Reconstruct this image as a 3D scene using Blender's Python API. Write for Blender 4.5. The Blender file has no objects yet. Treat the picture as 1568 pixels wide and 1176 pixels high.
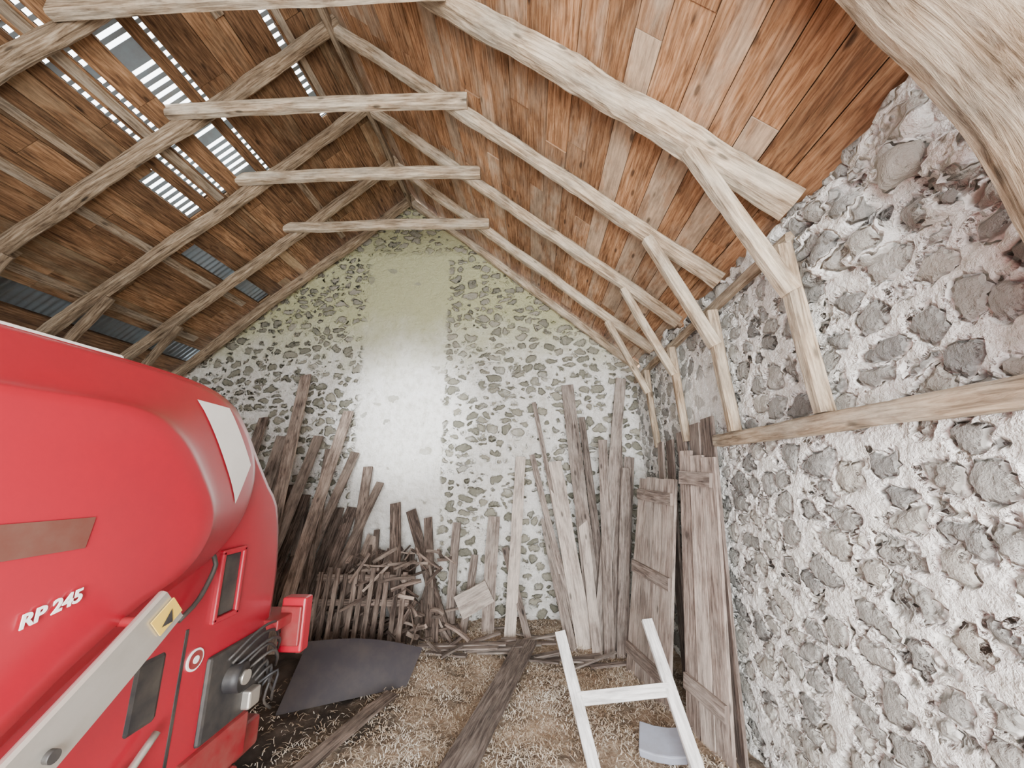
import bpy, math, random
from mathutils import Vector, Matrix, noise
from mathutils.bvhtree import BVHTree
random.seed(7)
H=2.13
scene=bpy.context.scene
# ---------------------------------------------------------------- helpers
def N(nt,t,**k):
    n=nt.nodes.new(t)
    for a,b in k.items():
        if a in('inp',):
            for i,v in b.items(): n.inputs[i].default_value=v
        else: setattr(n,a,b)
    return n
def newmat(name):
    m=bpy.data.materials.new(name); m.use_nodes=True
    nt=m.node_tree; nt.nodes.clear()
    o=N(nt,'ShaderNodeOutputMaterial'); b=N(nt,'ShaderNodeBsdfPrincipled')
    nt.links.new(b.outputs[0],o.inputs[0])
    return m,nt,b,o
def ramp(nt,stops):
    r=N(nt,'ShaderNodeValToRGB'); e=r.color_ramp.elements
    while len(e)<len(stops): e.new(0.5)
    for i,(p,c) in enumerate(stops):
        e[i].position=p; e[i].color=(c[0],c[1],c[2],1) if hasattr(c,'__len__') else (c,c,c,1)
    return r
def mix(nt,fac,a,b,blend='MIX'):
    n=N(nt,'ShaderNodeMix',data_type='RGBA',blend_type=blend)
    for s,v in((0,fac),(6,a),(7,b)):
        if hasattr(v,'is_output'): nt.links.new(v,n.inputs[s])
        else: n.inputs[s].default_value=(v if s==0 else (v[0],v[1],v[2],1))
    return n.outputs[2]
def math_(nt,op,a,b=None,c=None):
    n=N(nt,'ShaderNodeMath',operation=op)
    for i,v in enumerate((a,b,c)):
        if v is None: continue
        if hasattr(v,'is_output'): nt.links.new(v,n.inputs[i])
        else: n.inputs[i].default_value=v
    return n.outputs[0]
def wood(name,dark,mid,light,alt,rough=.85,grain=1.0,bump=.6):
    m,nt,b,o=newmat(name); L=nt.links.new
    uv=N(nt,'ShaderNodeUVMap',uv_map='UVMap')
    mp=N(nt,'ShaderNodeMapping'); mp.inputs['Scale'].default_value=(1.3,16,1); L(uv.outputs[0],mp.inputs[0])
    n1=N(nt,'ShaderNodeTexNoise',inp={'Scale':3.0*grain,'Detail':7,'Roughness':.65,'Distortion':.6}); L(mp.outputs[0],n1.inputs['Vector'])
    r1=ramp(nt,[(.32,dark),(.5,mid),(.68,light)]); L(n1.outputs[0],r1.inputs[0])
    mp2=N(nt,'ShaderNodeMapping'); mp2.inputs['Scale'].default_value=(1.5,4,1); L(uv.outputs[0],mp2.inputs[0])
    n2=N(nt,'ShaderNodeTexNoise',inp={'Scale':1.6,'Detail':5,'Roughness':.6}); L(mp2.outputs[0],n2.inputs['Vector'])
    at=N(nt,'ShaderNodeAttribute',attribute_name='tone')
    sp=N(nt,'ShaderNodeSeparateColor'); L(at.outputs['Color'],sp.inputs[0])
    patch=ramp(nt,[(.42,0),(.62,1)]); L(n2.outputs[0],patch.inputs[0])
    f=math_(nt,'MULTIPLY',patch.outputs[0],sp.outputs[0])
    f=math_(nt,'ADD',f,math_(nt,'MULTIPLY',math_(nt,'SUBTRACT',sp.outputs[0],.6),.9)); 
    f=math_(nt,'MINIMUM',math_(nt,'MAXIMUM',f,0),.85)
    c=mix(nt,f,r1.outputs[0],alt)
    gm=ramp(nt,[(.3,.62),(.6,1)]);L(n1.outputs[0],gm.inputs[0]);c=mix(nt,1.0,c,gm.outputs[0],'MULTIPLY')
    st=ramp(nt,[(.35,.6),(.55,1)]);mp4=N(nt,'ShaderNodeMapping'); mp4.inputs['Scale'].default_value=(1.0,3,1);mp4.inputs['Location'].default_value=(7,3,0); L(uv.outputs[0],mp4.inputs[0])
    n4=N(nt,'ShaderNodeTexNoise',inp={'Scale':2.2,'Detail':6,'Roughness':.7}); L(mp4.outputs[0],n4.inputs['Vector']);L(n4.outputs[0],st.inputs[0]);c=mix(nt,1.0,c,st.outputs[0],'MULTIPLY')
    v=N(nt,'ShaderNodeTexVoronoi',inp={'Scale':1.0}); mp3=N(nt,'ShaderNodeMapping'); mp3.inputs['Scale'].default_value=(2.6,7,1)
    L(uv.outputs[0],mp3.inputs[0]); L(mp3.outputs[0],v.inputs['Vector'])
    kr=ramp(nt,[(.07,.35),(.14,1)]); L(v.outputs['Distance'],kr.inputs[0])
    c=mix(nt,1.0,c,kr.outputs[0],'MULTIPLY')
    sc=N(nt,'ShaderNodeVectorMath',operation='SCALE'); L(c,sc.inputs[0]); L(sp.outputs[1],sc.inputs['Scale'])
    L(sc.outputs[0],b.inputs['Base Color']); b.inputs['Roughness'].default_value=rough
    b.inputs['Specular IOR Level'].default_value=.25
    bp=N(nt,'ShaderNodeBump',inp={'Strength':bump,'Distance':.01}); L(math_(nt,'ADD',n1.outputs[0],n2.outputs[0]),bp.inputs['Height']); L(bp.outputs[0],b.inputs['Normal'])
    return m
def plain(name,col,rough=.5,metal=0,coat=0,dirt=.15,scale=6,dirtcol=(.2,.17,.13)):
    m,nt,b,o=newmat(name); L=nt.links.new
    tc=N(nt,'ShaderNodeTexCoord'); n=N(nt,'ShaderNodeTexNoise',inp={'Scale':scale,'Detail':6,'Roughness':.65}); L(tc.outputs['Object'],n.inputs['Vector'])
    r=ramp(nt,[(.4,0),(.75,1)]); L(n.outputs[0],r.inputs[0])
    c=mix(nt,math_(nt,'MULTIPLY',r.outputs[0],dirt),col,dirtcol)
    L(c,b.inputs['Base Color']); b.inputs['Metallic'].default_value=metal
    L(math_(nt,'ADD',math_(nt,'MULTIPLY',n.outputs[0],.2),rough-.1),b.inputs['Roughness'])
    b.inputs['Coat Weight'].default_value=coat; b.inputs['Coat Roughness'].default_value=.25
    return m

class MB:
    def __init__(s): s.v=[];s.f=[];s.uv=[];s.t=[];s.sm=[];s.mi=[]
    def face(s,idx,uvs,tone,smooth=False,mi=0):
        s.f.append(idx);s.uv.append(uvs);s.t.append(tone);s.sm.append(smooth);s.mi.append(mi)
    def sweep(s,path,sections,tone,smooth=False,caps=True,mi=0):
        base=len(s.v);n=len(sections[0]);ou=random.uniform(0,50);ov=random.uniform(0,50)
        per=[0]
        for i in range(n): per.append(per[-1]+(sections[0][(i+1)%n]-sections[0][i]).length)
        L=0;Ls=[0]
        for i in range(1,len(path)): L+=(path[i]-path[i-1]).length; Ls.append(L)
        for p,sec in zip(path,sections):
            for o in sec: s.v.append(p+o)
        for i in range(len(path)-1):
            for j in range(n):
                k=(j+1)%n
                a=base+i*n
                s.face([a+j,a+k,a+n+k,a+n+j],[(ou+Ls[i],ov+per[j]),(ou+Ls[i],ov+per[j+1]),(ou+Ls[i+1],ov+per[j+1]),(ou+Ls[i+1],ov+per[j])],tone,smooth,mi)
        if caps:
            for st,rev in((0,True),(len(path)-1,False)):
                ids=[base+st*n+j for j in range(n)]
                u=[(ou+j*.03,ov) for j in range(n)]
                if rev: ids=ids[::-1]
                s.face(ids,u,tone,False,mi)
    def plank(s,p0,p1,w,t,nrm=(0,-1,0),seg=3,warp=.0,jit=.0,tone=(0,1,0),twist=0,mi=0,taper=1.0):
        p0=Vector(p0);p1=Vector(p1);d=(p1-p0).normalized();nr=Vector(nrm)
        side=d.cross(nr).normalized();nr=side.cross(d).normalized()
        path=[];secs=[];wp=random.uniform(-warp,warp);ws=random.uniform(-warp,warp)*.5
        tw=random.uniform(-twist,twist)
        for i in range(seg+1):
            k=i/seg;b=math.sin(k*math.pi)
            path.append(p0.lerp(p1,k)+nr*wp*b+side*ws*b)
            ww=w*(1+(taper-1)*k)*(1+random.uniform(-jit,jit))
            R=Matrix.Rotation(tw*k,3,d)
            sv=R@side;nv=R@nr
            secs.append([sv*ww/2+nv*t/2,-sv*ww/2+nv*t/2,-sv*ww/2-nv*t/2,sv*ww/2-nv*t/2])
        s.sweep(path,secs,tone,False,True,mi)
    def log(s,pts,w,h,ref=(0,1,0),n=16,step=.06,jit=.05,bow=.02,tone=(0,1,0),sq=6.0,taper=1.0,mi=0):
        pts=[Vector(p) for p in pts]
        P=[pts[0]*2-pts[1]]+pts+[pts[-1]*2-pts[-2]]
        path=[]
        for i in range(1,len(P)-2):
            m=max(2,int((P[i+1]-P[i]).length/step))
            for j in range(m):
                t=j/m;a,b,c,d=P[i-1],P[i],P[i+1],P[i+2]
                path.append(.5*((2*b)+(c-a)*t+(2*a-5*b+4*c-d)*t*t+(3*b-a-3*c+d)*t**3))
        path.append(pts[-1]);sd=random.uniform(0,100);secs=[];out=[]
        for i,p in enumerate(path):
            d=(path[min(i+1,len(path)-1)]-path[max(i-1,0)]).normalized()
            r=Vector(ref);sv=(r-d*r.dot(d)).normalized();nv=d.cross(sv)
            k=i/(len(path)-1)
            off=(noise.noise_vector(Vector((sd,k*2.5,0)))+.35*noise.noise_vector(Vector((sd,k*9,5))))*bow*min(1,4*k,4*(1-k)+.2)
            sec=[];tp=1+(taper-1)*k
            for j in range(n):
                a=2*math.pi*(j+.5)/n;ca,sa=math.cos(a),math.sin(a)
                rr=(abs(ca)**sq+abs(sa)**sq)**(-1/sq)
                rr*=1+jit*3*noise.noise(Vector((sd+ca*.8,sa*.8,i*step*2.2)))+jit*1.5*noise.noise(Vector((sd+ca*3,sa*3,i*step*9)))
                sec.append(sv*ca*rr*w/2*tp+nv*sa*rr*h/2*tp)
            out.append(p+off);secs.append(sec)
        s.sweep(out,secs,tone,sq<3,True,mi)
    def box(s,lo,hi,tone=(0,1,0),mi=0):
        x0,y0,z0=lo;x1,y1,z1=hi
        s.plank(((x0+x1)/2,(y0+y1)/2,z0),((x0+x1)/2,(y0+y1)/2,z1),(x1-x0),(y1-y0),nrm=(0,-1,0),seg=1,tone=tone,mi=mi)
    def obj(s,name,mats,parent=None,bevel=0):
        me=bpy.data.meshes.new(name);me.from_pydata([tuple(v) for v in s.v],[],s.f)
        uf=[];tf=[]
        for fi,f in enumerate(s.f):
            t=s.t[fi]
            for q in range(len(f)): uf+=[s.uv[fi][q][0],s.uv[fi][q][1]];tf+=[t[0],t[1],t[2],1]
        me.uv_layers.new(name='UVMap');me.uv_layers['UVMap'].data.foreach_set('uv',uf)
        me.color_attributes.new('tone','FLOAT_COLOR','CORNER');me.color_attributes['tone'].data.foreach_set('color',tf)
        me.polygons.foreach_set('use_smooth',s.sm);me.polygons.foreach_set('material_index',s.mi)
        for m in (mats if isinstance(mats,(list,tuple)) else [mats]): me.materials.append(m)
        me.update()
        o=bpy.data.objects.new(name,me);scene.collection.objects.link(o)
        if parent:o.parent=parent
        if bevel:
            b=o.modifiers.new('b','BEVEL');b.width=bevel;b.segments=2;b.limit_method='ANGLE'
        return o
def empty(name):
    e=bpy.data.objects.new(name,None);scene.collection.objects.link(e);return e

# ---------------------------------------------------------------- materials
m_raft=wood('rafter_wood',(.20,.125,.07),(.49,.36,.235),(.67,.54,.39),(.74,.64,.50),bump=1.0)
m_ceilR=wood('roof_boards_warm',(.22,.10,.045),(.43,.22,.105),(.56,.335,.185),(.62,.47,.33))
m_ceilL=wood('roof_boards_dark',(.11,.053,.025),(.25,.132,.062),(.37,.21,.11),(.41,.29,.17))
m_old=wood('weathered_wood',(.14,.11,.095),(.35,.28,.24),(.53,.45,.39),(.64,.56,.49))
m_door=wood('door_wood',(.11,.08,.068),(.29,.225,.19),(.44,.36,.31),(.55,.47,.41))
m_dark=wood('old_dark_wood',(.03,.022,.018),(.11,.08,.065),(.23,.175,.145),(.33,.265,.22))
m_white=wood('white_painted_wood',(.8,.78,.76),(.88,.87,.85),(.92,.92,.9),(.92,.92,.9))
m_metal=plain('corrugated_zinc',(.30,.36,.40),.45,.7,dirt=.5)
m_red=plain('red_paint',(.36,.006,.022),.36,0,.5,dirt=.3,scale=3,dirtcol=(.22,.02,.03))
m_redd=plain('dark_red_paint',(.22,.005,.012),.5,0,.1,dirt=.4)
m_blk=plain('black_plastic',(.018,.018,.02),.55,dirt=.3)
m_alu=plain('galvanised_steel',(.62,.60,.55),.38,.8,dirt=.3)
m_lab=plain('white_label',(.85,.85,.83),.4,dirt=.1)
m_yel=plain('yellow_label',(.60,.40,.06),.5,dirt=.1)
m_brown=plain('faded_brown_label',(.12,.035,.025),.5,dirt=.3)
m_tyre=plain('tyre_rubber',(.03,.03,.03),.8,dirt=.5)
m_slate=plain('dark_sheet',(.035,.03,.036),.6,dirt=.6,dirtcol=(.08,.065,.057))
m_blue=plain('blue_grey_plastic',(.35,.38,.46),.5,dirt=.4)

def stone_mat(name,sc,green=False,plaster=None,seed=0,th=.45,patch=None,stones=None,smear=(.55,.72)):
    m,nt,b,o=newmat(name);L=nt.links.new
    tc=N(nt,'ShaderNodeTexCoord');P=tc.outputs['Object']
    def nz(scale,detail=4,vec=P,rough=.55):
        n=N(nt,'ShaderNodeTexNoise',inp={'Scale':scale,'Detail':detail,'Roughness':rough});L(vec,n.inputs['Vector']);return n
    def vm(op,a,b_):
        n=N(nt,'ShaderNodeVectorMath',operation=op)
        for i,v in enumerate((a,b_)):
            if hasattr(v,'is_output'):L(v,n.inputs[i])
            else:n.inputs[i].default_value=v
        return n.outputs[0]
    d1=vm('MULTIPLY',vm('SUBTRACT',nz(2.2).outputs['Color'],(.5,.5,.5)),(.34,.34,.26))
    d2=vm('MULTIPLY',vm('SUBTRACT',nz(7,2).outputs['Color'],(.5,.5,.5)),(.13,.13,.11))
    Q=vm('MULTIPLY',vm('ADD',vm('ADD',P,d1),d2),sc); Q=vm('ADD',Q,(seed,seed*1.7,seed*.6))
    v=N(nt,'ShaderNodeTexVoronoi',inp={'Scale':1,'Randomness':.8});L(Q,v.inputs['Vector'])
    ve=N(nt,'ShaderNodeTexVoronoi',feature='DISTANCE_TO_EDGE',inp={'Scale':1,'Randomness':.8});L(Q,ve.inputs['Vector'])
    spc=N(nt,'ShaderNodeSeparateColor');L(v.outputs['Color'],spc.inputs[0])
    # combine radial distance with polygonal edge distance -> rounded angular stones
    d=math_(nt,'MULTIPLY',v.outputs['Distance'],.55)
    d=math_(nt,'ADD',d,math_(nt,'MULTIPLY',math_(nt,'SUBTRACT',.42,ve.outputs['Distance']),.75))
    d=math_(nt,'ADD',d,math_(nt,'MULTIPLY',math_(nt,'SUBTRACT',spc.outputs[0],.5),.14))
    d=math_(nt,'ADD',d,math_(nt,'MULTIPLY',math_(nt,'SUBTRACT',nz(26,4).outputs[0],.5),.09))
    sx=N(nt,'ShaderNodeSeparateXYZ');L(P,sx.inputs[0])
    ms=ramp(nt,[(th-.03,1),(th+.02,0)]);L(d,ms.inputs[0]);mask=ms.outputs[0]
    def mr_(v_,a0,a1,b0,b1):
        a=N(nt,'ShaderNodeMapRange',interpolation_type='SMOOTHSTEP');L(v_,a.inputs[0])
        for i,q in enumerate((a0,a1,b0,b1)):a.inputs[i+1].default_value=q
        return a.outputs[0]
    pm=None
    if plaster:
        xx=math_(nt,'ADD',sx.outputs[0],math_(nt,'MULTIPLY',math_(nt,'SUBTRACT',nz(5,4).outputs[0],.5),.22))
        pm=math_(nt,'MULTIPLY',math_(nt,'MULTIPLY',mr_(xx,plaster[0]-.06,plaster[0]+.06,0,1),mr_(xx,plaster[1]-.03,plaster[1]+.03,1,0)),mr_(sx.outputs[2],5.75,6.15,1,0))
    if patch:  # brightly lit spot on the wall, painted in as pale stone-free mortar
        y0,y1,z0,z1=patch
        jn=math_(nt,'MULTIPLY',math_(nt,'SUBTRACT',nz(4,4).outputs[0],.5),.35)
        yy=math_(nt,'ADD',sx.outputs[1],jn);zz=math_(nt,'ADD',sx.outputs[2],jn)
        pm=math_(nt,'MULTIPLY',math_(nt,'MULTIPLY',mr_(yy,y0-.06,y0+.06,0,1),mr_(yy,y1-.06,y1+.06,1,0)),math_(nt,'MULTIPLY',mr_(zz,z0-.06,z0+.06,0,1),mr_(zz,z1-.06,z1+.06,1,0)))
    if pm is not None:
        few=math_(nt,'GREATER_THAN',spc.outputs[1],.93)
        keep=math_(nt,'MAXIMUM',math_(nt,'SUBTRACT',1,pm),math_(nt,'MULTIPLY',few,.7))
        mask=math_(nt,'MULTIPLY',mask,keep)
    fine=nz(30,6,rough=.7);big=nz(1.1,4)
    sr=ramp(nt,stones or [(0,(.15,.148,.14)),(.5,(.27,.26,.235)),(1,(.42,.39,.34))])
    L(math_(nt,'ADD',math_(nt,'MULTIPLY',spc.outputs[2],.7),math_(nt,'MULTIPLY',fine.outputs[0],.35)),sr.inputs[0])
    mr=ramp(nt,[(.3,(.60,.58,.52)),(.5,(.85,.84,.80)),(.75,(.94,.94,.92))]);L(nz(9,6,rough=.7).outputs[0],mr.inputs[0])
    mc=mr.outputs[0]
    st=ramp(nt,[(.55,0),(.8,.3)]);L(big.outputs[0],st.inputs[0]);mc=mix(nt,st.outputs[0],mc,(.60,.55,.45))
    sm=ramp(nt,[(smear[0],1),(smear[1],.45)]);L(nz(3.2,5,rough=.65).outputs[0],sm.inputs[0])
    mask=math_(nt,'MULTIPLY',mask,sm.outputs[0])
    if green:
        g=mr_(math_(nt,'ADD',sx.outputs[2],math_(nt,'MULTIPLY',math_(nt,'SUBTRACT',nz(2.5,4).outputs[0],.5),1.2)),3.4,4.9,0,.88)
        mc=mix(nt,g,mc,(.46,.46,.24))
    col=mix(nt,mask,mc,sr.outputs[0])
    cr=ramp(nt,[(th-.03,1),(th+.01,.74),(th+.05,1)]);L(d,cr.inputs[0])
    crc=cr.outputs[0]
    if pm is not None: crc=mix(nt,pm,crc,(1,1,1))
    col=mix(nt,1.0,col,crc,'MULTIPLY')
    L(col,b.inputs['Base Color']);b.inputs['Roughness'].default_value=.95;b.inputs['Specular IOR Level'].default_value=.15
    dome=ramp(nt,[(.0,1.0),(th-.12,.75),(th-.005,.0),(th+.07,.7),(.85,.8)]);L(d,dome.inputs[0])
    hgt=dome.outputs[0]
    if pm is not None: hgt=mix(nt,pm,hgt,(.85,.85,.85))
    rgh=math_(nt,'SUBTRACT',1,math_(nt,'MULTIPLY',ms.outputs[0],.5))
    hh=math_(nt,'ADD',math_(nt,'MULTIPLY',hgt,.7),math_(nt,'ADD',math_(nt,'MULTIPLY',math_(nt,'SUBTRACT',nz(10,5,rough=.62).outputs[0],.5),rgh),math_(nt,'MULTIPLY',fine.outputs[0],.25)))
    dp=N(nt,'ShaderNodeDisplacement',inp={'Midlevel':.55,'Scale':.065});L(hh,dp.inputs['Height']);L(dp.outputs[0],o.inputs['Displacement'])
    m.displacement_method='BOTH'
    return m
m_wb=stone_mat('rubble_wall_gable',(4.9,4.9,8.0),True,(-2.83,-1.42),3.3,.46,stones=[(0,(.17,.168,.13)),(.5,(.28,.27,.215)),(1,(.42,.395,.32))])
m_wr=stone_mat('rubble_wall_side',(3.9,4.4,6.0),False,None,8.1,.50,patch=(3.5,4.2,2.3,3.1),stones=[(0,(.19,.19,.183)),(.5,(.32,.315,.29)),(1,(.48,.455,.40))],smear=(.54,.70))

# ---------------------------------------------------------------- walls
APX=-2.13;SL=.84
def roofU(x): return 4.75-SL*abs(x-APX)
def grid(name,fn,nu,nv,mat,skip=None):
    vs=[fn(i/nu,j/nv) for j in range(nv+1) for i in range(nu+1)]
    fs=[]
    for j in range(nv):
        for i in range(nu):
            if skip and skip(vs[j*(nu+1)+i],vs[(j+1)*(nu+1)+i+1]): continue
            fs.append((j*(nu+1)+i,j*(nu+1)+i+1,(j+1)*(nu+1)+i+1,(j+1)*(nu+1)+i))
    me=bpy.data.meshes.new(name);me.from_pydata(vs,[],fs);me.materials.append(mat)
    me.polygons.foreach_set('use_smooth',[True]*len(fs));me.update()
    o=bpy.data.objects.new(name,me);scene.collection.objects.link(o);return o
XL=-6.2;XR=1.66;YB=6.0;YF=-2.2
def fb(a,b):
    x=XL+(XR+.05-XL)*a;top=roofU(x)+H+.08
    return (x,YB+.05*noise.noise(Vector((x*.8,b*4,3))),-.1+(top+.1)*b)
grid('wall_back',fb,330,270,m_wb)
def ffr(a,b):
    x=XL+(XR+.05-XL)*(1-a);top=roofU(x)+H+.2
    return (x,YF-.1,-.1+(top+.1)*b)
grid('wall_front_added',ffr,60,60,m_wr,lambda p,q:(-2.5<(p[0]+q[0])/2<1.3 and (p[2]+q[2])/2<4.4))  # unseen front wall, added to limit sky light to the doorway
def fr(a,b):
    y=YB+.1+(YF-YB-.1)*a;top=1.56+H+.10*noise.noise(Vector((y*2.1,5,0)))
    z=-.1+(top+.1)*b
    return (XR+.05*noise.noise(Vector((y*.8,z*.8,7))),y,z)
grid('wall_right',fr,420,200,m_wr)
def fl(a,b):
    y=YF+(YB-YF)*a;z=-.1+(1.35+H+.1)*b
    return (XL+.04*noise.noise(Vector((y,z,1))),y,z)
grid('wall_left',fl,80,40,m_wr)
mb=MB()
def rock(c,r,fl=1.0,mi=0):
    import bmesh
    bm=bmesh.new();bmesh.ops.create_icosphere(bm,subdivisions=3,radius=1)
    sd=Vector((random.uniform(0,99),random.uniform(0,99),0));base=len(mb.v)
    for v in bm.verts:
        p=v.co.copy();q=Vector([math.copysign(abs(a)**.75,a) for a in p])
        k=1+.35*noise.noise(p*1.4+sd)+.12*noise.noise(p*4+sd)
        mb.v.append(Vector(c)+Vector((q.x*r[0],q.y*r[1],q.z*r[2]))*k)
    for f in bm.faces: mb.face([base+v.index for v in f.verts],[(0,0)]*3,(0,1,0),True,mi)
    bm.free()
y=.7
while y<5.8:
    s=random.uniform(.07,.13)
    rock((XR+.02,y,1.54+H+random.uniform(-.06,.05)),(s*.8,s*1.1,s*.8));y+=s*1.7
for _ in range(30):
    yy=random.uniform(1.1,2.15);s=random.uniform(.06,.11);rock((XR+.02,yy,1.46+H+random.uniform(-.4,.14)),(s*.8,s*1.2,s*.8))
mb.obj('rubble_stones',m_wr)

# ---------------------------------------------------------------- floor
def fh(x,y):
    z=.05*noise.noise(Vector((x*1.3,y*1.3,0)))+.03*noise.noise(Vector((x*5,y*5,4)))+.018*noise.noise(Vector((x*14,y*14,9)))
    return z+.03+.10*max(0,min(1,(y-4.6)/1.3))
mf,nt,b,o=newmat('straw_ground');L=nt.links.new
tc=N(nt,'ShaderNodeTexCoord');n=N(nt,'ShaderNodeTexNoise',inp={'Scale':22,'Detail':8,'Roughness':.75,'Distortion':1.5});L(tc.outputs['Object'],n.inputs['Vector'])
r=ramp(nt,[(.3,(.16,.10,.06)),(.5,(.46,.34,.24)),(.68,(.78,.68,.54))]);L(n.outputs[0],r.inputs[0])
sx=N(nt,'ShaderNodeSeparateXYZ');L(tc.outputs['Object'],sx.inputs[0])
n2=N(nt,'ShaderNodeTexNoise',inp={'Scale':2.5,'Detail':4});L(tc.outputs['Object'],n2.inputs['Vector'])
r2=ramp(nt,[(.38,.4),(.6,1)]);L(n2.outputs[0],r2.inputs[0])
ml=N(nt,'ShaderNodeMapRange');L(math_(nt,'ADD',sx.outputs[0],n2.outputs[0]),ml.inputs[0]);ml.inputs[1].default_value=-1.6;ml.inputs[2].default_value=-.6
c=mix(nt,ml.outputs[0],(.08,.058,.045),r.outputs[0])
L(mix(nt,1.0,c,r2.outputs[0],'MULTIPLY'),b.inputs['Base Color']);b.inputs['Roughness'].default_value=.95
bp=N(nt,'ShaderNodeBump',inp={'Strength':.8,'Distance':.02});L(n.outputs[0],bp.inputs['Height']);L(bp.outputs[0],b.inputs['Normal'])
def ff(a,b):
    x=XL-.05+(XR+.1-XL)*a;y=-4+(YB+4.05)*b;return (x,y,fh(x,y) if y<7 else 0)
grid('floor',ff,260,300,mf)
def straw_mat():
    m,nt,b,o=newmat('straw');L=nt.links.new
    at=N(nt,'ShaderNodeAttribute',attribute_name='tone');sp=N(nt,'ShaderNodeSeparateColor');L(at.outputs['Color'],sp.inputs[0])
    r=ramp(nt,[(0,(.26,.17,.10)),(.4,(.64,.51,.37)),(1,(.92,.87,.77))]);L(sp.outputs[0],r.inputs[0]);L(r.outputs[0],b.inputs['Base Color']);b.inputs['Roughness'].default_value=.7
    return m
m_straw=straw_mat()
mb=MB()
for i in range(34000):
    x=random.uniform(-2.6,1.5);y=random.uniform(2.7,5.9)
    if random.random()>.12+.88*min(1,max(0,(x+2.0+.4*noise.noise(Vector((x*2,y*2,0))))/1.1)): continue
    if noise.noise(Vector((x*1.9,y*1.9,8)))<-.25 and random.random()<.7: continue
    a=random.uniform(0,math.pi*2);l=random.uniform(.02,.075);w=random.uniform(.0012,.0035)
    if y>5.75: l=.04
    d=Vector((math.cos(a),math.sin(a),0));sd=Vector((-d.y,d.x,0))*w;z=fh(x,y)+random.uniform(.002,.03)
    p0=Vector((x,y,z));tl=random.uniform(-.3,.45)
    p1=p0+d*l*.5+Vector((0,0,l*.5*abs(tl)+.004));p2=p0+d*l+Vector((random.uniform(-.01,.01),random.uniform(-.01,.01),l*tl*.6))
    t=(max(0,min(1,random.random()*.8+.6*noise.noise(Vector((x*2.5,y*2.5,3)))+.08)),1,0);k=len(mb.v);up=Vector((0,0,w))
    mb.v+=[p0-sd,p0+sd,p1-sd+up,p1+sd+up,p2-sd,p2+sd]
    mb.face([k,k+1,k+3,k+2],[(0,0)]*4,t);mb.face([k+2,k+3,k+5,k+4],[(0,0)]*4,t)
mb.obj('straw_litter',m_straw)

# ---------------------------------------------------------------- roof boards
OFF=.15
def rp(side,dx,y,off=0):
    x=APX+side*dx;u=4.75+OFF-SL*dx
    nv=Vector((side*SL,0,1)).normalized()
    return Vector((x,y,u+H))+nv*off
def board(side,a,b,y0,y1,tone,off=0,t=.02):
    d=(a+b)/2;w=(b-a)*math.hypot(1,SL)-.006
    nv=Vector((side*SL,0,1)).normalized()
    mb.plank(rp(side,d,y0+.002,off),rp(side,d,y1-.002,off),w,t,nrm=nv,seg=1,tone=tone)
Y0R,Y1R=-2.3,6.15
mb=MB();d=0.0
while d<4.0:
    w=random.uniform(.13,.2);y=Y0R+random.uniform(-.6,0)
    while y<Y1R:
        l=random.uniform(1.0,3.0);y1=min(Y1R,y+l)
        pale=random.random()
        tone=(random.uniform(.7,1.1) if pale>.74 else random.uniform(.1,.65),random.uniform(.72,1.15),0)
        board(1,d,min(d+w,4.05),y,y1,tone,random.uniform(-.007,.007));y=y1
    d+=w
nv=Vector((SL,0,1)).normalized()
mb.plank(rp(1,2.03,Y0R,.035),rp(1,2.03,Y1R,.035),4.06*math.hypot(1,SL),.01,nrm=nv,seg=1,tone=(0,.4,0))
mb.obj('ceiling_right',m_ceilR)
ops=[(.50,.06,2.3,3.9,'lad'),
     (1.26,.03,1.9,4.1,'dot'),(1.45,.17,2.2,4.1,'lad'),
     (1.72,.035,1.9,4.0,'dot'),(1.87,.035,2.0,3.9,'dot'),
     (2.06,.14,3.35,4.0,'lad'),(2.40,.17,4.3,5.8,'cor'),(3.55,.24,1.2,6.0,'cor')]
mb=MB();sl=MB();bands=[];cur=0.0
for c,w,y0,y1,k in sorted(ops):
    bands.append((cur,c-w/2,None));bands.append((c-w/2,c+w/2,(y0,y1,k)));cur=c+w/2
bands.append((cur,4.15,None))
nvl=Vector((-SL,0,1)).normalized()
def backing(a,b,y0,y1):
    mb.plank(rp(-1,(a+b)/2,y0,.035),rp(-1,(a+b)/2,y1,.035),(b-a)*math.hypot(1,SL)+.004,.008,nrm=nvl,seg=1,tone=(0,.35,0))
def fillrow(a,b,y,yend):
    while y<yend-.01:
        y1=min(yend,y+random.uniform(1.0,2.6))
        tone=(random.uniform(.6,1.0) if random.random()>.8 else random.uniform(0,.6),random.uniform(.6,1.3),0)
        board(-1,a,b,y,y1,tone,random.uniform(-.005,.005));y=y1
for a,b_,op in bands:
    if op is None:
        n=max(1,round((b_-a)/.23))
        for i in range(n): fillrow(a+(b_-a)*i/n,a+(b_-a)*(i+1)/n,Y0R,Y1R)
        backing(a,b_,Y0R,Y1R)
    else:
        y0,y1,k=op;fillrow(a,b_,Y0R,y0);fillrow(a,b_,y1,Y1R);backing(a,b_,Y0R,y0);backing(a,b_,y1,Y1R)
        if k in('lad','dot'):
            y=y0;P=.076
            while y<y1:
                hole=.038 if k=='lad' else .045
                if random.random()<.9:
                    sl.plank(rp(-1,a-.01,y+(P-hole)/2,.012),rp(-1,b_+.01,y+(P-hole)/2,.012),P-hole,.006,nrm=nvl,seg=1)
                else:
                    sl.plank(rp(-1,a-.01,y+P/2,.012),rp(-1,b_+.01,y+P/2,.012),P,.006,nrm=nvl,seg=1)
                y+=P
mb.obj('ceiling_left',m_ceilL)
mb=MB()
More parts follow.
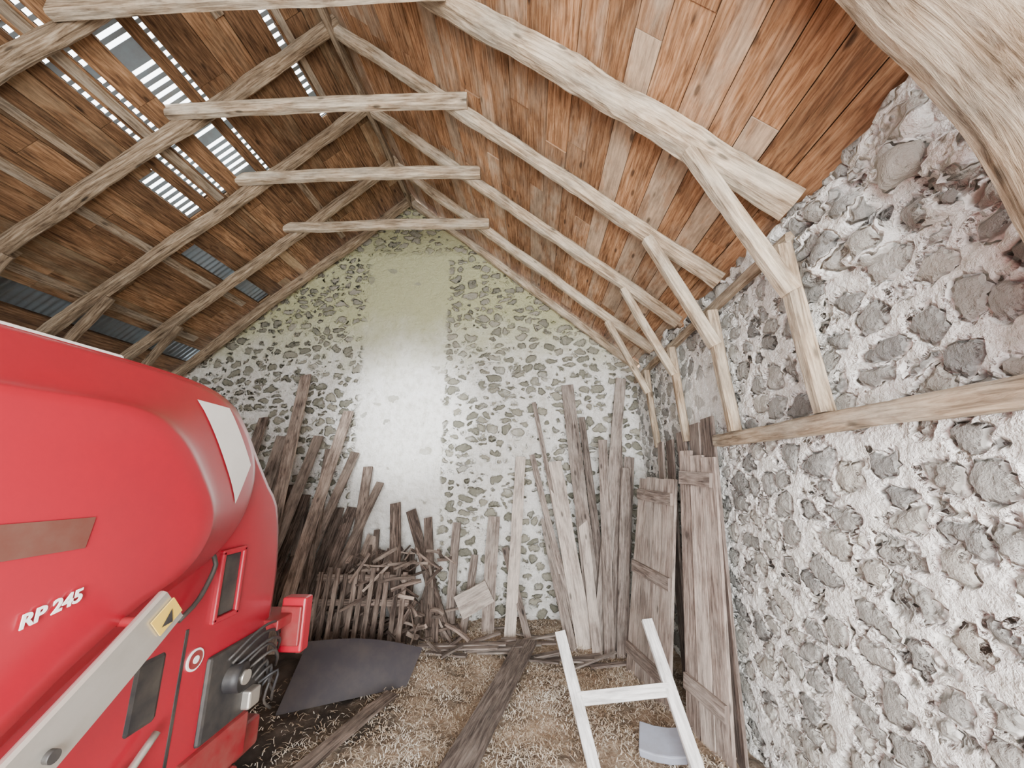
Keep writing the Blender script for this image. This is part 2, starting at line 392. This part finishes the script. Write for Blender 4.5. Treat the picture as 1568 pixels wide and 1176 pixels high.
for dx,y0,y1,w,p in((1.79,1.9,4.0,.09,1.0),(.8,.8,2.6,.1,.2),(2.25,2.1,3.1,.08,.8),(2.6,2.4,5.6,.1,.9),(3.2,1.7,3.3,.12,.6),(2.75,.6,2.3,.14,.7),(3.3,3.2,5.6,.1,.9),(1.1,4.1,5.7,.09,.3),(.42,1.5,3.7,.07,.9)):
    mb.plank(rp(-1,dx,y0,-.022),rp(-1,dx,y1,-.022),w,.022,nrm=nvl,seg=3,tone=(p*.6,.7,0))
mb.obj('ceiling_battens',m_raft)
def corr(side,a,b,y0,y1,off):
    n=int((y1-y0)/.0127);base=len(sl.v)
    for i in range(n+1):
        y=y0+(y1-y0)*i/n;h=off+.009*math.sin(2*math.pi*y/.076)
        sl.v.append(rp(side,a,y,h));sl.v.append(rp(side,b,y,h))
    for i in range(n):
        k=base+2*i;sl.face([k,k+1,k+3,k+2],[(0,0)]*4,(0,1,0),True)
for a,b_,op in bands:
    if op and op[2]=='cor': corr(-1,a-.05,b_+.05,op[0]-.05,op[1]+.05,.05)
sl.obj('corrugated_roof_sheet',m_metal)

# ---------------------------------------------------------------- trusses
RY=[.15,1.05,2.15,3.1,4.05,5.0,5.84]
for i,y in enumerate(RY):
    big=(i==2);w=.17 if big else .115;h=.165 if big else .12
    if i==6:w=.11;h=.11
    for side in(1,-1):
        mb=MB();ex=3.74 if side>0 else 4.05
        tone=(.72,1.0,0) if side>0 else (.35,.75,0)
        if side<0:w2,h2=.125,.135
        else:w2,h2=w,h
        pts=[Vector((APX+side*dx,y+yy,4.75+H-SL*dx-sg)) for dx,yy,sg in((-.05,side*.02,0),(1.2,.01,.0),(2.5,-.01,.02 if big else .01),(ex,0,-.0))]
        mb.log(pts,w2,h2,ref=(0,1,0),tone=tone,bow=.025,jit=.065,sq=5,taper=1.0)
        mb.obj('rafter',m_raft)
    if i<6:
        mb=MB();u=[3.5,3.5,3.46,3.565,3.59,3.565][i]
        mb.log([(-3.68,y-.1,u+H+.03),(-2.2,y-.1,u+H+.02),(-.60,y-.1,u+H-.02)],.09,.14,ref=(0,1,0),tone=(.7,.97,0),bow=.02,jit=.035,sq=8)
        mb.obj('collar_tie',m_raft)
        y2=.98 if i==1 else y-.02
        if i==1:
            mb=MB();mb.log([(1.00,y2,2.08+H),(1.23,y2,1.59+H),(1.46,y2,1.10+H),(1.53,y2,.70+H),(1.56,y2,.28+H)],.30,.10,ref=(0,1,0),tone=(.6,.78,0),bow=.008,sq=12,jit=.015);mb.obj('knee_brace',m_raft)
        elif i<=5:
            f=.095 if i<=3 else .08
            mb=MB();mb.log([(1.03,y2,2.02+H),(1.25,y2,1.55+H),(1.50,y2,1.02+H)],f,f,ref=(0,1,0),tone=(.75,.97,0),bow=.004,sq=8,jit=.03);mb.obj('knee_brace',m_raft)
            mb=MB();mb.log([(1.50,y2+.01,1.32+H),(1.53,y2+.01,.80+H),(1.57,y2+.01,.32+H)],f,f*.9,ref=(0,1,0),tone=(.6,.86,0),bow=.004,sq=8,jit=.03);mb.obj('wall_post',m_raft)
        mb=MB();mb.log([(-5.15,y+.02,2.1+H),(-5.6,y+.02,1.4+H),(-5.95,y+.02,.4+H)],.1,.1,ref=(0,1,0),tone=(.1,.6,0),bow=.02,sq=4);mb.obj('knee_brace',m_raft)
mb=MB();mb.log([(1.58,3.40,.27+H),(1.57,2.0,.26+H),(1.58,.9,.235+H),(1.58,-2.1,.20+H)],.1,.10,ref=(1,0,0),tone=(.75,.82,0),bow=.03,sq=7);mb.obj('wall_plate',m_raft)
mb=MB();mb.log([(1.60,5.9,1.40+H),(1.6,4.0,1.42+H),(1.60,2.2,1.42+H)],.06,.08,ref=(1,0,0),tone=(.6,.8,0),bow=.02);mb.obj('eaves_timber',m_raft)
mb=MB();mb.log([(APX,-2.2,4.70+H),(APX,2,4.70+H),(APX,5.95,4.70+H)],.07,.12,ref=(1,0,0),tone=(.1,.6,0));mb.obj('ridge_beam',m_raft)

# ---------------------------------------------------------------- leaning timber
def single(name,p0,p1,w,t,mat,tone,warp=.03,nrm=(0,-1,0),seg=6,jit=.06,tw=.2,taper=1):
    mb=MB();mb.plank(p0,p1,w,t,nrm=nrm,seg=seg,warp=warp,jit=jit,tone=tone,twist=tw,taper=taper);return mb.obj(name,mat)
LP=[((-.33,5.45,.05),(-.19,5.88,2.37),.15,(1,1.15)),((-.62,5.55,.05),(-.58,5.88,1.52),.17,(.6,.9)),
((.57,5.45,.03),(.02,5.88,3.2),.06,(.4,.8)),((.77,5.4,.03),(.54,5.88,3.47),.19,(.6,.7)),
((.90,5.35,.02),(.74,5.86,2.96),.10,(0,.5)),((.75,5.25,.02),(1.37,5.86,3.56),.16,(.7,.8)),
((1.03,5.3,.0),(1.40,5.8,2.36),.15,(.4,.75)),((.62,5.25,.0),(.30,5.8,2.30),.22,(1,1.15)),
((.5,5.4,.3),(-.02,5.85,2.4),.08,(.5,.9)),((-1.12,5.6,.03),(-1.13,5.9,1.43),.12,(.2,.8)),
((.72,5.1,.0),(.66,5.7,1.7),.12,(.9,1.0)),((.98,5.2,.0),(1.25,5.82,2.9),.15,(.3,.6)),
((-.05,5.3,.0),(-.42,5.85,1.1),.09,(.3,.7)),((-.95,5.45,.02),(-.85,5.85,1.0),.1,(.4,.75)),((1.0,5.1,0),(1.3,5.6,2.2),.14,(.5,.7)),
((.85,5.1,0),(1.0,5.65,2.6),.12,(.5,.8)),((.45,5.2,0),(.15,5.8,1.5),.12,(.6,.75))]
for a,b_,w,t in LP: single('leaning_plank',a,b_,w,.025,m_old,(t[0],t[1],0))
single('leaning_plank',(-1.0,5.5,.42),(-.6,5.55,.62),.3,.03,m_old,(1,1.05,0),warp=.0)
DP=[((-3.45,5.0,0),(-3.68,5.88,3.69),.19),((-3.1,4.9,0),(-2.91,5.88,3.09),.16),((-2.42,5.1,0),(-2.52,5.88,2.23),.14),((-1.09,5.45,0),(-1.81,5.85,1.60),.14),
((-3.6,4.9,0),(-3.35,5.88,2.7),.16),((-2.9,5.0,0),(-3.15,5.88,2.5),.14),((-2.75,4.9,0),(-2.3,5.85,2.0),.12),((-3.9,5,0),(-3.95,5.9,2.7),.18),((-3.3,5.1,0),(-2.75,5.9,2.45),.13),
((-1.3,5.3,0),(-1.55,5.85,1.5),.12),((-1.7,5.2,0),(-2.05,5.85,1.7),.15),((-4.2,5,0),(-4.3,5.9,3.0),.17)]
for q,(a,b_,w) in enumerate(DP): single('old_plank',a,b_,w,.028,m_dark,(random.uniform(.4,1),(1.9 if q<2 else random.uniform(.9,1.5)),0))
mb=MB()
for i in range(38):
    x=random.uniform(-4.1,-1.2);hh=random.uniform(.65,1.0)*(2.4+(-(x+4.1))*.52)
    mb.plank((x+random.uniform(-.25,.25),random.uniform(5.0,5.4),.0),(x,random.uniform(5.7,5.88),max(.6,hh)),random.uniform(.08,.17),.022,seg=4,warp=.04,jit=.08,tone=(random.random(),random.uniform(.6,1.4),0),twist=.3)
mb.obj('plank_pile',m_dark)
mb=MB()
for i in range(150):
    c=Vector((random.gauss(-1.75,.35),random.uniform(4.9,5.7),random.uniform(.5,1.15)))
    if random.random()<.45:c=Vector((random.uniform(-2.6,-.9),random.uniform(4.9,5.6),random.uniform(.05,.45)))
    a=random.uniform(0,math.pi);e=random.gauss(0,.6);l=random.uniform(.15,.55)
    d=Vector((math.cos(a)*math.cos(e),math.sin(a)*.5,math.sin(e)))*l*.5
    p0=c-d;p1=c+d;p0.z=max(.03,p0.z);p1.z=max(.03,p1.z);p0.y=min(5.85,p0.y);p1.y=min(5.85,p1.y)
    w=random.uniform(.012,.05)
    mb.plank(p0,p1,w,w*.6,seg=3,warp=.03,jit=.1,tone=(random.random(),random.uniform(.7,1.8),0),twist=.5)
mb.obj('scrap_wood_heap',m_dark)
pe=empty('wooden_slat_rack');mb=MB()
for i in range(11):
    x=-2.62+i*.105;mb.plank((x,4.82,.02),(x+random.uniform(-.02,.02),5.02,.98+random.uniform(-.05,.04)),.055,.025,seg=2,tone=(.5,random.uniform(.8,1.6),0))
mb.obj('slats',m_dark,pe)
mb=MB()
for z,yy in((.2,4.885),(.62,4.975),(.88,5.03)): mb.plank((-2.68,yy,z),(-1.5,yy,z+.01),.07,.03,nrm=(0,-1,.2),seg=2,tone=(.6,1.2,0))
mb.obj('rails',m_dark,pe)
def doorpanel(name,y0,y1,ztop,xbn,xbf,xtn,xtf,boards,pale,br=1.0,bks=(.14,.5,.88)):
    e=empty(name);mb=MB();w=math.hypot(y1-y0,xbf-xbn)/boards
    nr=Vector((-(y1-y0),(xbf-xbn),.06)).normalized()
    lf=lambda a,b_,k:a+(b_-a)*k
    for i in range(boards):
        k=(i+.5)/boards;y=lf(y0,y1,k)
        mb.plank((lf(xbn,xbf,k),y,.02),(lf(xtn,xtf,k),y,ztop+random.uniform(-.05,.05)),w-.014,.03,nrm=nr,seg=5,warp=.006,jit=.01,tone=(random.uniform(.3,1.0)*pale,br*random.uniform(.85,1.2),0))
    mb.obj('boards',m_door,e)
    mb=MB()
    for k in bks:
        o=nr*.032
        a=Vector((lf(xbn,xtn,k),y0+.03,ztop*k))+o;b_=Vector((lf(xbf,xtf,k),y1-.03,ztop*k+.02))+o
        mb.plank(a,b_,.12,.03,nrm=nr,seg=3,tone=(.5*pale,.85*br,0))
    mb.obj('battens',m_door,e);return e
doorpanel('plank_door',3.42,3.94,2.30,1.43,1.29,1.54,1.46,3,1.0,1.1,(.16,.9))
doorpanel('plank_door',4.10,4.90,2.08,1.20,1.00,1.44,1.31,4,1.0,1.0,(.12,.52,.9))
for a,b_,w in(((1.50,3.5,.02),(1.57,3.55,2.62),.22),((1.50,3.78,.02),(1.57,3.82,2.60),.2),((1.50,4.1,.02),(1.57,4.2,2.56),.2),((1.48,4.4,.02),(1.57,4.55,2.5),.2),((1.42,4.8,.02),(1.56,4.85,2.5),.2)):
    single('leaning_plank',a,b_,w,.024,m_door,(random.uniform(.2,.8),random.uniform(.7,1.0),0),nrm=(-1,0,.1),tw=.05)
single('floor_plank',(-.62,2.9,.12),(-.1,5.15,.19),.24,.035,m_old,(.4,.55,0),nrm=(0,0,1),warp=.01,tw=.05)
single('floor_plank',(-1.7,3.0,.10),(-1.35,4.1,.12),.12,.03,m_dark,(.6,1.2,0),nrm=(0,0,1))
mb=MB()
for i in range(34):
    x=random.uniform(-1.2,1.0);y=random.uniform(4.9,5.6);a=random.uniform(-.7,.7);l=random.uniform(.12,.45)
    z=fh(x,y)+.03;mb.plank((x-l*math.cos(a),y-l*math.sin(a)*.5,z),(x+l*math.cos(a),min(5.85,y+l*math.sin(a)*.5),z+random.uniform(0,.12)),random.uniform(.03,.08),.02,nrm=(0,0,1),seg=2,tone=(random.random(),random.uniform(.4,.85),0))
mb.obj('scrap_planks',m_old)
e=empty('white_timber_frame')
for nm,a,b_ in (('leg_1',(.44,2.90,.0),(.204,3.62,.84)),('leg_2',(1.09,2.88,.0),(.925,3.62,.945))):
    mb=MB();mb.plank(a,b_,.085,.045,nrm=(0,-1,.6),seg=2,tone=(.3,1.05,0));mb.obj(nm,m_white,e,.004)
mb=MB();mb.plank((.31,3.33,.50),(.99,3.33,.58),.085,.04,nrm=(0,-1,.6),seg=2,tone=(.3,1.05,0));mb.obj('crossbar',m_white,e,.004)
mb=MB();mb.plank((.80,3.6,.12),(1.12,3.5,.14),.26,.06,nrm=(.2,-.3,1),seg=3,tone=(0,1,0),warp=.03);mb.obj('plastic_crate_lid',m_blue,None,.01)
mb=MB()
nn=12;base=0
c00,c10,c01,c11=Vector((-2.3,3.85,.06)),Vector((-1.3,4.38,.06)),Vector((-2.32,4.3,.46)),Vector((-1.22,4.62,.30))
for off in(0,-.012):
    for j in range(nn+1):
        for i in range(nn+1):
            a,b_=i/nn,j/nn;p=c00.lerp(c10,a).lerp(c01.lerp(c11,a),b_);p.z+=off+.07*math.sin(a*3.1)*math.sin(b_*2.2);mb.v.append(p)
for o_ in(0,(nn+1)**2):
    for j in range(nn):
        for i in range(nn):
            k=o_+j*(nn+1)+i;q=[k,k+1,k+nn+2,k+nn+1];mb.face(q if o_==0 else q[::-1],[(0,0)]*4,(0,1,0),True)
mb.obj('metal_sheet',m_slate)

# ---------------------------------------------------------------- round baler
bal=empty('round_baler')
XO,XI=-1.44,-1.25
def resample(pts,n,closed=True):
    P=[Vector((a,b_,0)) for a,b_ in pts]
    dense=[]
    m=len(P)
    for i in range(m):
        a,b_,c,d=P[i-1],P[i],P[(i+1)%m],P[(i+2)%m]
        for j in range(12):
            t=j/12;dense.append(.5*((2*b_)+(c-a)*t+(2*a-5*b_+4*c-d)*t*t+(3*b_-a-3*c+d)*t**3))
    Ls=[0]
    for i in range(len(dense)): Ls.append(Ls[-1]+(dense[(i+1)%len(dense)]-dense[i]).length)
    out=[]
    for k in range(n):
        s=Ls[-1]*k/n;i=max(j for j in range(len(dense)) if Ls[j]<=s)
        f=(s-Ls[i])/max(1e-9,Ls[i+1]-Ls[i]);out.append(dense[i].lerp(dense[(i+1)%len(dense)],f))
    return out
OUT=[(-1.9,.75),(-2.2,1.5),(-1.9,2.25),(-1.2,2.5),(0,2.54),(.9,2.54),(1.5,2.53),(1.76,2.47),(1.89,2.36),(2.0,2.22),(2.12,2.07),(2.22,1.95),(2.28,1.7),(2.29,1.47),(2.25,1.15),(2.12,.85),(1.8,.55),(1.2,.42),(.3,.42),(-1,.5)]
n=160
ro=resample(OUT,n)
cen=Vector((.1,1.5,0))
mb=MB()
def ring(loop,x): 
    b0=len(mb.v)
    for p in loop: mb.v.append(Vector((x,p.x,p.y)))
    return b0
def scaled(loop,s):
    return [p+(cen-p).normalized()*s for p in loop]
rs=[ring(scaled(ro,.10),-3.66),ring(scaled(ro,.03),-3.64),ring(ro,-3.58)]
for xx in(-3.0,-2.3,-1.8): rs.append(ring(ro,xx))
rs+= [ring(ro,XO-.05),ring(scaled(ro,.012),XO-.015),ring(scaled(ro,.05),XO),ring(scaled(ro,.4),XO)]
for a,b_ in zip(rs,rs[1:]):
    for j in range(n):
        k=(j+1)%n;mb.face([a+j,a+k,b_+k,b_+j],[(0,0)]*4,(0,1,0),True)
mb.face([rs[0]+j for j in range(n)][::-1],[(0,0)]*n,(0,1,0))
mb.face([rs[-1]+j for j in range(n)],[(0,0)]*n,(0,1,0))
body=mb.obj('body',m_red,bal)
BASE=[(-1.8,1.25),(-1.95,1.9),(-1.5,2.4),(-.5,2.51),(.5,2.52),(1.2,2.515),(1.55,2.49),(1.74,2.42),(1.88,2.27),(1.93,2.1),(1.88,1.92),(1.74,1.78),(1.48,1.66),(1.25,1.52),(1.0,1.36),(.6,1.22),(-.5,1.15)]
INN=[(-1.5,1.45),(-1.6,1.85),(-1.2,2.2),(-.5,2.31),(.3,2.33),(.8,2.335),(1.154,2.33),(1.32,2.25),(1.45,2.10),(1.52,1.97),(1.50,1.86),(1.42,1.78),(1.28,1.72),(1.12,1.62),(.9,1.47),(.5,1.34),(-.5,1.3)]
def interp(pts,per=10):
    out=[];m=len(pts);P=[Vector((a,b_,0)) for a,b_ in pts]
    for i in range(m):
        a,b_,c,d=P[i-1],P[i],P[(i+1)%m],P[(i+2)%m]
        for j in range(per):
            t=j/per;out.append(.5*((2*b_)+(c-a)*t+(2*a-5*b_+4*c-d)*t*t+(3*b_-a-3*c+d)*t**3))
    return out
bi,ii=interp(BASE),interp(INN);n2=len(bi)
mb=MB();rs=[]
rs.append(ring(bi,XO-.02))
for k,f in((0,0),(.015,.15),(.05,.24),(.12,.30),(.3,.42),(.5,.56),(.7,.70),(.82,.79),(.90,.86),(.95,.915),(.985,.965),(1.02,.99)):
    lp=[a.lerp(b_,k) for a,b_ in zip(bi,ii)]
    rs.append(ring(lp,XO+.19*f))
c2=Vector((.1,1.85,0))
for s in(.06,.3,.6,.9):
    rs.append(ring([p.lerp(c2,s) for p in ii],XI+.010*min(1,s*3)))
for a,b_ in zip(rs,rs[1:]):
    for j in range(n2):
        k=(j+1)%n2;mb.face([a+j,a+k,b_+k,b_+j],[(0,0)]*4,(0,1,0),True)
mb.face([rs[-1]+j for j in range(n2)],[(0,0)]*n2,(0,1,0))
hood=mb.obj('side_hood',m_red,bal)
bvh=BVHTree.FromPolygons([tuple(v) for v in mb.v]+[], [f for f in mb.f])
def surfx(y,z,default=XO):
    h=bvh.ray_cast(Vector((0,y,z)),Vector((-1,0,0)));return h[0].x if h[0] else default
def decal(name,quadpts,mat,eps=.004,nn=10):
    global mb
    mb=MB();q=[Vector((a,b_,0)) for a,b_ in quadpts]
    for j in range(nn+1):
        for i in range(nn+1):
            p=q[0].lerp(q[1],i/nn).lerp(q[3].lerp(q[2],i/nn),j/nn);mb.v.append(Vector((surfx(p.x,p.y)+eps,p.x,p.y)))
    for j in range(nn):
        for i in range(nn):
            k=j*(nn+1)+i;mb.face([k,k+1,k+nn+2,k+nn+1],[(0,0)]*4,(0,1,0),True)
    mb.obj(name,mat,bal)
decal('silver_label',[(1.45,2.42),(1.66,2.42),(1.84,2.17),(1.72,2.0)],m_lab)
decal('brown_label',[(.55,1.93),(1.07,1.93),(1.08,2.01),(.55,2.02)],m_brown)
cu=bpy.data.curves.new('lettering','FONT');cu.body='RP 245';cu.size=.045;cu.extrude=.0015;cu.shear=.25;cu.offset=.0012
to=bpy.data.objects.new('lettering',cu);scene.collection.objects.link(to);cu.materials.append(m_lab);to.parent=bal
R=Matrix(((0,0,1),(1,0,0),(0,1,0)))
to.matrix_world=Matrix.Translation((surfx(1.0,1.78)+.008,.962,1.764))@(Matrix.Rotation(.24,4,'X'))@R.to_4x4()
mb=MB()
mb.log([(-1.13,.35,1.04),(-1.13,.85,1.41),(-1.13,1.12,1.62),(-1.13,1.26,1.735)],.03,.125,ref=(1,0,0),n=12,jit=0,bow=0,sq=8,step=.1)
mb.obj('lift_arm',m_alu,bal)
mb=MB();mb.plank((-1.11,1.20,1.685),(-1.11,1.262,1.735),.06,.004,nrm=(1,0,0),seg=1);mb.obj('warning_label',m_yel,bal)
mb=MB()
for q in((1.215,1.685),(1.25,1.69),(1.24,1.73)): mb.v.append(Vector((-1.1055,q[0],q[1])))
mb.face([0,1,2],[(0,0)]*3,(0,1,0));mb.obj('warning_triangle',m_blk,bal)
def cyl(name,p0,p1,r,mat,n=20,taper=1):
    mb=MB();mb.log([p0,tuple((Vector(p0)+Vector(p1))/2),p1],2*r,2*r,ref=(.3,.5,.8),n=n,jit=0,bow=0,sq=2,taper=taper,step=.05);return mb.obj(name,mat,bal)
cyl('arm_bolt',(-1.12,.99,1.50),(-1.10,.99,1.50),.014,m_blk)
cyl('arm_pivot',(-1.45,1.24,1.69),(-1.14,1.24,1.69),.014,m_redd)
def bx(name,lo,hi,mat,bev=.006):
    mb=MB();mb.box(lo,hi);return mb.obj(name,mat,bal,bev)
bx('vent_opening',(XO-.03,1.84,1.50),(XO+.006,1.95,1.76),m_blk)
for k,(lo,hi) in enumerate((((XO-.01,1.82,1.48),(XO+.02,1.84,1.78)),((XO-.01,1.95,1.48),(XO+.02,1.97,1.78)),((XO-.01,1.82,1.76),(XO+.02,1.97,1.785)),((XO-.01,1.82,1.475),(XO+.02,1.97,1.50)))): bx('vent_frame_%d'%k,lo,hi,m_red)
bx('lower_opening',(XO-.03,1.50,1.22),(XO+.006,1.63,1.46),m_blk,.02)
bx('lower_opening_front',(XO-.03,1.22,.85),(XO+.006,1.48,1.1),m_blk,.02)
bx('tailgate_seam',(XO-.03,1.70,.75),(XO+.003,1.715,1.5),m_blk,.001)
mb=MB();mb.log([(XO+.03,1.62,1.56),(XO+.035,1.70,1.62),(XO+.035,1.76,1.74),(XO+.03,1.72,1.80)],.02,.02,ref=(1,0,0),n=8,jit=0,bow=0,sq=2,step=.03);mb.obj('latch_hook',m_blk,bal)
cyl('symbol_plate',(XO+.0,1.77,1.365),(XO+.006,1.77,1.365),.042,m_lab,28)
cyl('symbol_disc',(XO+.0,1.77,1.365),(XO+.008,1.77,1.365),.034,m_redd,28)
cyl('symbol_dot',(XO+.0,1.77,1.365),(XO+.010,1.77,1.365),.015,m_lab,16)
cyl('drive_hub',(-1.5,1.50,.95),(-1.40,1.50,.95),.13,m_blk,28)
cyl('motor_housing',(-1.5,1.97,1.20),(-1.37,2.0,1.20),.06,m_blk,24)
cyl('motor_cap',(-1.38,2.0,1.20),(-1.355,2.0,1.20),.03,m_alu,20)
bx('valve_block',(-1.44,2.08,1.02),(-1.38,2.16,1.10),m_alu,.01)
bx('mount_plate',(-1.45,1.84,1.00),(-1.42,2.24,1.34),m_blk,.02)
bx('lower_guard',(-1.46,1.75,.80),(-1.42,2.16,.99),m_redd,.02)
for k in range(10):
    mb=MB();a=random.uniform(-.04,.03)
    mb.log([(-1.40,1.92+k*.03,1.30-.025*k),(-1.36+a,2.05+k*.02,1.38-.03*k),(-1.38+a,2.22,1.36-.04*k),(-1.42,2.32,1.27-.04*k)],.013,.013,ref=(1,0,0),n=8,jit=0,bow=0,sq=2,step=.03);mb.obj('hydraulic_hose_%d'%k,m_blk,bal)
cyl('hydraulic_cylinder',(-1.40,1.05,.75),(-1.40,1.50,1.12),.028,m_blk)
cyl('cylinder_rod',(-1.40,1.48,1.10),(-1.40,1.60,1.20),.013,m_alu)
bx('lamp_bracket',(-1.62,2.2,1.32),(-1.36,2.42,1.37),m_redd)
bx('lamp_housing',(-1.44,2.34,1.16),(-1.30,2.42,1.44),m_red,.012)
bx('lamp_lens',(-1.43,2.32,1.2),(-1.31,2.345,1.40),m_redd,.008)
bx('bumper_beam',(-3.5,2.2,.72),(-1.5,2.38,.86),m_redd,.02)
bx('axle',(-3.6,.25,.5),(-1.4,.4,.62),m_blk,.02)
bx('side_skirt',(-1.46,.2,.45),(-1.40,2.1,.80),m_redd,.02)
for x in(-1.62,-3.75):
    mb=MB();prof=[(-.17,.30),(-.18,.42),(-.17,.52),(-.12,.56),(.12,.56),(.17,.52),(.18,.42),(.17,.30)]
    seg=48;m_=len(prof)
    for i in range(seg):
        a=2*math.pi*i/seg
        for px_,pr in prof:
            rr=pr+(.012 if (i%4<2 and pr>.5) else 0)
            mb.v.append(Vector((x+px_,.32+rr*math.cos(a),.60+rr*math.sin(a))))
    for i in range(seg):
        for j in range(m_-1):
            a=i*m_+j;b_=((i+1)%seg)*m_+j;mb.face([a,a+1,b_+1,b_],[(0,0)]*4,(0,1,0),True)
    mb.obj('tyre_%d'%(1 if x>-2 else 2),m_tyre,bal)
    cyl('rim_%d'%(1 if x>-2 else 2),(x-.1,.32,.6),(x+.1,.32,.6),.31,m_lab,36)
bx('top_trim',(-3.4,-1.0,2.515),(-1.52,1.3,2.56),m_lab,.01)

# ---------------------------------------------------------------- lights
w=bpy.data.worlds.new('sky');scene.world=w;w.use_nodes=True
bg=w.node_tree.nodes['Background'];bg.inputs[0].default_value=(.93,.97,1,1);bg.inputs[1].default_value=9
def area(name,loc,rot,sx,sy,pw,col=(1,1,1)):
    l=bpy.data.lights.new(name,'AREA');l.shape='RECTANGLE';l.size=sx;l.size_y=sy;l.energy=pw;l.color=col
    o=bpy.data.objects.new(name,l);o.location=loc;o.rotation_euler=rot;scene.collection.objects.link(o);return o
area('doorway_daylight',(-.6,-2.25,2.2),(math.radians(90),0,0),3.9,4.4,360,(1,.985,.955))
a2=area('added_fill_light',(.55,-2.1,1.5),(0,0,0),1.3,1.8,330,(.99,.99,1))  # extra fill lamp, added to brighten the lower right wall and straw
a2.rotation_euler=(Vector((1.2,3.2,.5))-a2.location).to_track_quat('-Z','Y').to_euler()
sp=bpy.data.lights.new('added_plaster_spot','SPOT');sp.energy=5500;sp.spot_size=math.radians(19);sp.spot_blend=1;sp.shadow_soft_size=.25;sp.color=(.96,.985,1)  # added spot with no real source, brightens the middle of the gable plaster
so=bpy.data.objects.new('added_plaster_spot',sp);so.location=(-.6,-2.0,3.1);so.rotation_euler=(Vector((-2.0,6,3.0))-so.location).to_track_quat('-Z','Y').to_euler();scene.collection.objects.link(so)
# ---------------------------------------------------------------- camera
cd=bpy.data.cameras.new('camera');cam=bpy.data.objects.new('camera',cd);scene.collection.objects.link(cam)
cd.sensor_width=36;cd.lens=589/1568*36;cd.clip_start=.02
cam.location=(0,0,H);cam.rotation_euler=(math.radians(90+13.1),0,math.radians(3.12))
scene.camera=cam
